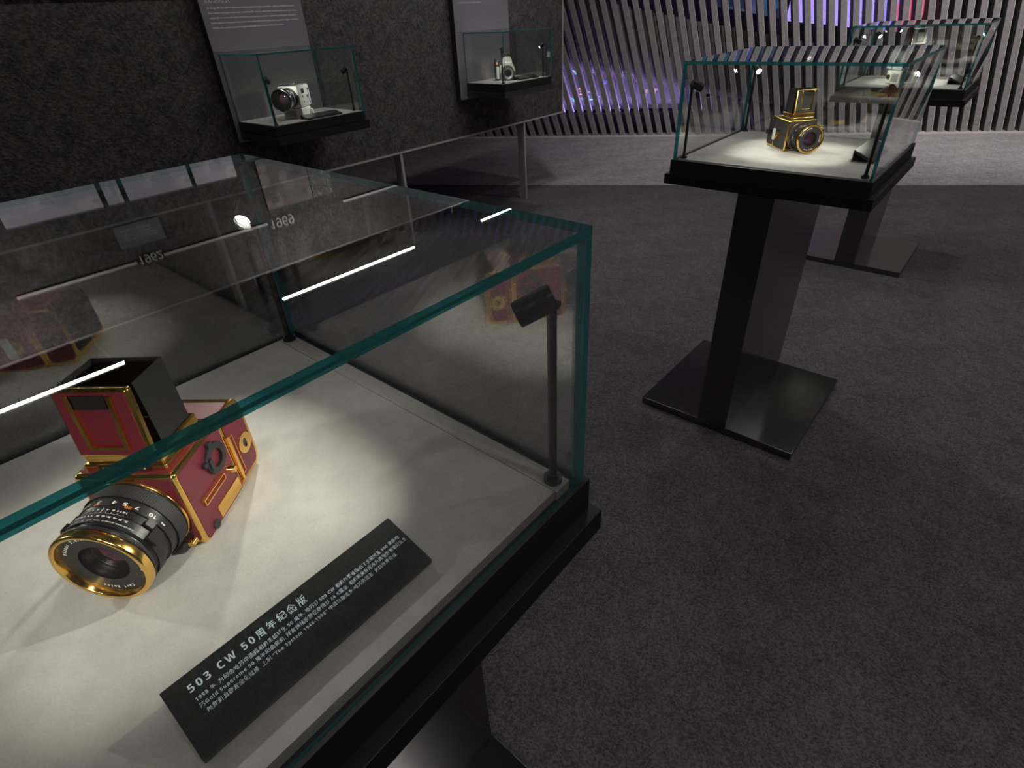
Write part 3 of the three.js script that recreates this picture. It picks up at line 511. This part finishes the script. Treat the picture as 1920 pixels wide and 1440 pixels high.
  if (L === 'normal') {
    part('lens_mount', lg(lathe([[0.036, -0.002], [0.0452, -0.002], [0.0452, 0.0006], [0.0446, 0.002], [0.036, 0.002]])), trim, t);
    const barrel = part('lens_barrel', lg(lathe([[0.03, 0.002], [0.0436, 0.002], [0.0436, 0.0032], [0.0428, 0.0182], [0.0425, 0.019], [0.0425, 0.0275], [0.0405, 0.0285], [0.0405, 0.0355], [0.0425, 0.037], [0.0418, 0.046], [0.039, 0.047], [0.039, 0.0505], [0.0418, 0.0515], [0.0425, 0.0535], [0.0425, 0.0545], [0.036, 0.0548]])), M.black, t);
    part('focus_ring', lg(knurled(0.0446, 0.0035, 0.0175, 130, 0.0009)), M.rubber, barrel);
    const bandMat = (tx) => phys(0xffffff, 0.4, 0, { map: tx });
    part('distance_ring', lg(band(0.04275, 0.0427, 0.0193, 0.0277)), bandMat(distTex), barrel);
    part('depth_scale', lg(band(0.0408, 0.0408, 0.0287, 0.0353)), bandMat(dofTex), barrel);
    part('aperture_ring', lg(band(0.0428, 0.0424, 0.0375, 0.0425)), bandMat(stopTex), barrel);
    part('speed_ring', lg(band(0.0424, 0.042, 0.0427, 0.0465)), bandMat(speedTex), barrel);
    part('front_ring', lg(knurled(0.0424, 0.0512, 0.0548, 150, 0.0006)), M.rubber, barrel);
    const tab = (a, w, h, d, z) => box(w, h, d, 0, 0.0445, z).rotateZ(a);
    part('ring_tab', lg(mergeGeometries([tab(-1.25, 0.012, 0.003, 0.013, 0.0385), tab(-1.02, 0.008, 0.003, 0.007, 0.0325), tab(1.15, 0.011, 0.006, 0.009, 0.037), tab(1.2, 0.01, 0.004, 0.012, 0.027)])), M.black, barrel);
    part('lock_knob', lg(mergeGeometries([cyl(0.0032, 0.0032, 0.004, 0, 0.0435, 0.0335).rotateZ(-0.62), cyl(0.0014, 0.0014, 0.0014, 0, 0.0459, 0.0335).rotateZ(-0.62)])), M.black, barrel);
    const bez = part('front_bezel', lg(lathe([[0.0372, 0.0575], [0.0384, 0.0632], [0.0398, 0.0644], [0.0424, 0.064], [0.0434, 0.0628], [0.0434, 0.0562], [0.042, 0.0548], [0.036, 0.0548]])), o.bezel ?? trim, t);
    const fr = new THREE.RingGeometry(0.0222, 0.0374, 96, 1), uv = fr.attributes.uv, p = fr.attributes.position; for (let i = 0; i < uv.count; i++) uv.setXY(i, 0.5 + p.getX(i) / 0.0748, 0.5 + p.getY(i) / 0.0748);
    part('engraved_ring', lg(fr.translate(0, 0, 0.0577)), phys(0xffffff, 0.45, 0, { map: frontTex }), bez);
    part('inner_cone', lg(lathe([[0.0223, 0.0577], [0.0223, 0.0535], [0.0208, 0.0528], [0.0208, 0.0498], [0.019, 0.0494], [0.019, 0.047], [0.0176, 0.0462]])), M.black, bez);
    part('front_element', lg(lathe([[0.0001, 0.0502], [0.006, 0.0498], [0.012, 0.0486], [0.0182, 0.0462]])), M.lensGlass, bez);
  } else {
    part('lens_mount', lg(lathe([[0.03, -0.001], [0.044, -0.001], [0.044, 0.006], [0.03, 0.006]])), M.black, t);
    const barrel = part('lens_barrel', lg(lathe([[0.02, 0.004], [0.041, 0.004], [0.041, 0.014], [0.037, 0.015], [0.037, 0.02], [0.039, 0.021], [0.039, 0.026], [0.034, 0.027], [0.034, 0.034], [0.03, 0.036], [0.03, 0.044], [0.036, 0.052], [0.047, 0.06], [0.05, 0.066], [0.05, 0.088], [0.0475, 0.09], [0.046, 0.088], [0.0455, 0.08], [0.044, 0.074]])), M.darkChrome, t);
    part('scale_ring', lg(band(0.0413, 0.0413, 0.0045, 0.0135)), phys(0xffffff, 0.4, 0, { map: distTex }), barrel);
    part('grip_ring', lg(knurled(0.0395, 0.0212, 0.0258, 60, 0.0012)), M.satinChrome, barrel);
    part('inner_cone', lg(lathe([[0.0452, 0.08], [0.03, 0.06], [0.021, 0.056]])), M.flock, barrel);
    part('front_element', lg(lathe([[0.0001, 0.063], [0.008, 0.0623], [0.016, 0.06], [0.0225, 0.0565]])), M.lensGlass, barrel);
  }
  if (o.motor) {
    const mb = part('motor_base', rbox(W * 0.99, base - 0.001, D1 + D2 * 0.55, 0.006, 0, base / 2 - 0.0005, -(D1 + D2 * 0.55) / 2), o.motorSkin, t);
    part('motor_panel', slabZ(D1 * 0.62, base * 0.62, 0.0008, 0.003).rotateY(-Math.PI / 2).translate(-W * 0.495, base * 0.48, -D1 * 0.5), M.greyLeather, mb);
    part('motor_panel', slabZ(W * 0.55, base * 0.6, 0.0008, 0.003).translate(-W * 0.1, base * 0.48, 0), M.greyLeather, mb);
    part('socket', cylX(0.011, 0.011, 0.006, -W * 0.495 - 0.003, base * 0.5, -D1 * 1.05), M.black, mb);
    part('motor_knob', [cylX(0.013, 0.013, 0.01, W * 0.495 + 0.005, base * 0.42, -D1 * 1.2), cylX(0.009, 0.009, 0.004, W * 0.495 + 0.011, base * 0.42, -D1 * 1.2)], M.satinChrome, mb);
  }
  if (o.sideMarks) {
    part('marking_plate', at(slabZ(0.03, 0.021, 0.0008, 0.001).rotateY(Math.PI / 2).translate(sx, Y(0.74), Z(0.62))), M.black, t);
    part('marking_plate', at(slabZ(0.012, 0.012, 0.0008, 0.0059).rotateY(Math.PI / 2).translate(mw / 2 + 0.0007, Y(0.45), Z(1.2))), M.black, mag);
    part('marking_plate', at(slabZ(0.0095, 0.066, 0.0008, 0.001).rotateY(Math.PI / 2).translate(mw / 2 + 0.0007, Y(0.48), Z(1.4))), M.greyLeather, mag);
    part('marking_strip', [at(slabZ(0.009, 0.009, 0.001, 0.001).rotateY(Math.PI / 2).translate(mw / 2 + 0.0009, Y(0.78), Z(1.4))), at(slabZ(0.009, 0.009, 0.001, 0.001).rotateY(Math.PI / 2).translate(mw / 2 + 0.0009, Y(0.17), Z(1.4)))], M.black, mag);
    part('side_lug', [at(cylX(0.005, 0.006, 0.004, sx + 0.002, Y(0.5), Z(0.55))), at(cylX(0.005, 0.006, 0.004, sx + 0.002, Y(0.26), Z(0.58)))], M.satinChrome, t);
  }
  return t;
}
let makerCache;
function makerTex() { return (makerCache ??= canvas(512, 52, (x) => { x.fillStyle = '#e8c56a'; x.font = 'bold 40px sans-serif'; let X = 24; for (const ch of 'HASSELBLAD') { x.fillText(ch, X, 40); X += 47; } }, '#141312')); }
boxCamera('wine red and gold medium format camera with open hood, in the foreground case', 'camera', [-0.344, PLAT, -0.289], -0.909, { skin: M.wine, trim: M.gold, hood: true, lens: 'normal', detail: true });
boxCamera('black and gold medium format camera with open hood, in the middle case', 'camera', [1.7692, PLAT, -0.319], -0.779, { skin: M.blackLeather, trim: M.gold, hood: true, lens: 'normal', detail: true, crank: M.satinChrome });
boxCamera('silver motor camera with raised hood on a cream base, in the farthest case', 'camera', [3.69, PLAT, -0.33], -0.779, { skin: M.satinChrome, trim: M.chrome, hood: true, lens: 'normal', motor: 0.062, motorSkin: M.cream, litLidSkin: M.cream }).scale.setScalar(1.08);  // paler lid panel stands in for light caught by the silver hood
boxCamera('silver camera with a long wide lens on a motor base, in the left wall case', 'camera', [1.352, 1.0353, -2.81], -0.97, { skin: M.satinChrome, trim: M.satinChrome, lens: 'long', motor: 0.045, motorSkin: M.cream, sideMarks: true, finder: M.chrome }).scale.setScalar(1.1);

// the dark camera with a hand grip in the right wall case
{
  const t = thing('camera', 'dark grey and silver camera with an orange-buttoned hand grip, in the right wall case', 'camera', [3.175, 1.0392, -2.83], -0.79); t.scale.setScalar(1.12);
  const champagne = std(lin(0.42, 0.43, 0.4), 0.4, 0.4), dk = std(lin(0.03, 0.03, 0.032), 0.45);
  const bs = new THREE.Shape([[-0.04, 0], [0.04, 0], [0.047, 0.02], [0.047, 0.06], [0.034, 0.09], [-0.034, 0.09], [-0.042, 0.07]].map((p) => new THREE.Vector2(...p)));
  part('body', new THREE.ExtrudeGeometry(bs, { depth: 0.064, bevelEnabled: true, bevelSize: 0.003, bevelThickness: 0.003, bevelSegments: 2 }).translate(0, 0.003, -0.07), champagne, t);
  part('film_magazine', rbox(0.082, 0.08, 0.045, 0.006, 0, 0.043, -0.096), dk, t);
  const fs = new THREE.Shape([[-0.034, 0], [0.034, 0], [0.026, 0.028], [0.02, 0.034], [-0.02, 0.034], [-0.026, 0.028]].map((p) => new THREE.Vector2(...p)));
  const fi = part('finder', new THREE.ExtrudeGeometry(fs, { depth: 0.085, bevelEnabled: true, bevelSize: 0.002, bevelThickness: 0.002, bevelSegments: 2 }).translate(0, 0.098, -0.1), champagne, t);
  part('finder_band', rbox(0.06, 0.009, 0.004, 0.001, 0, 0.102, -0.0115), M.satinChrome, fi);
  part('eyecup', rbox(0.05, 0.02, 0.02, 0.004, 0, 0.138, -0.075), M.rubber, fi);
  const gr = part('grip', rbox(0.034, 0.118, 0.062, 0.012, -0.068, 0.06, -0.028, 5), dk, t);
  part('grip_front', cyl(0.011, 0.011, 0.07, -0.066, 0.046, 0.006), M.satinChrome, gr);
  part('grip_top', rbox(0.036, 0.022, 0.05, 0.008, -0.067, 0.112, -0.024), M.black, gr);
  part('shutter_button', cylZ(0.007, 0.007, 0.006, -0.07, 0.1, 0.006), std(lin(0.75, 0.22, 0.06), 0.4), gr);
  part('grip_light', cylZ(0.005, 0.005, 0.004, -0.05, 0.1, 0.005), M.chrome, gr);
  part('grip_bridge', rbox(0.03, 0.05, 0.04, 0.004, -0.052, 0.062, -0.03), champagne, t);
  const lg = (g) => g.translate(0, 0.044, 0);
  part('lens_mount', lg(lathe([[0.03, -0.002], [0.043, -0.002], [0.042, 0.006], [0.03, 0.006]])), M.black, t);
  const b = part('lens_barrel', lg(lathe([[0.025, 0.004], [0.039, 0.004], [0.039, 0.02], [0.041, 0.022], [0.041, 0.05], [0.038, 0.052], [0.036, 0.05], [0.034, 0.046]])), dk, t);
  part('front_ring', lg(lathe([[0.0345, 0.0465], [0.026, 0.042], [0.022, 0.038]])), std(lin(0.2, 0.21, 0.19), 0.4, 0.3), b);
  part('grip_ring', lg(knurled(0.0415, 0.025, 0.045, 80, 0.001)), M.rubber, b);
  part('front_element', lg(lathe([[0.0001, 0.0435], [0.01, 0.0425], [0.0225, 0.038]])), M.lensGlass, b);
  part('side_lug', cylX(0.005, 0.005, 0.006, 0.052, 0.05, -0.03), M.chrome, t);
}

renderer.render(scene, camera);
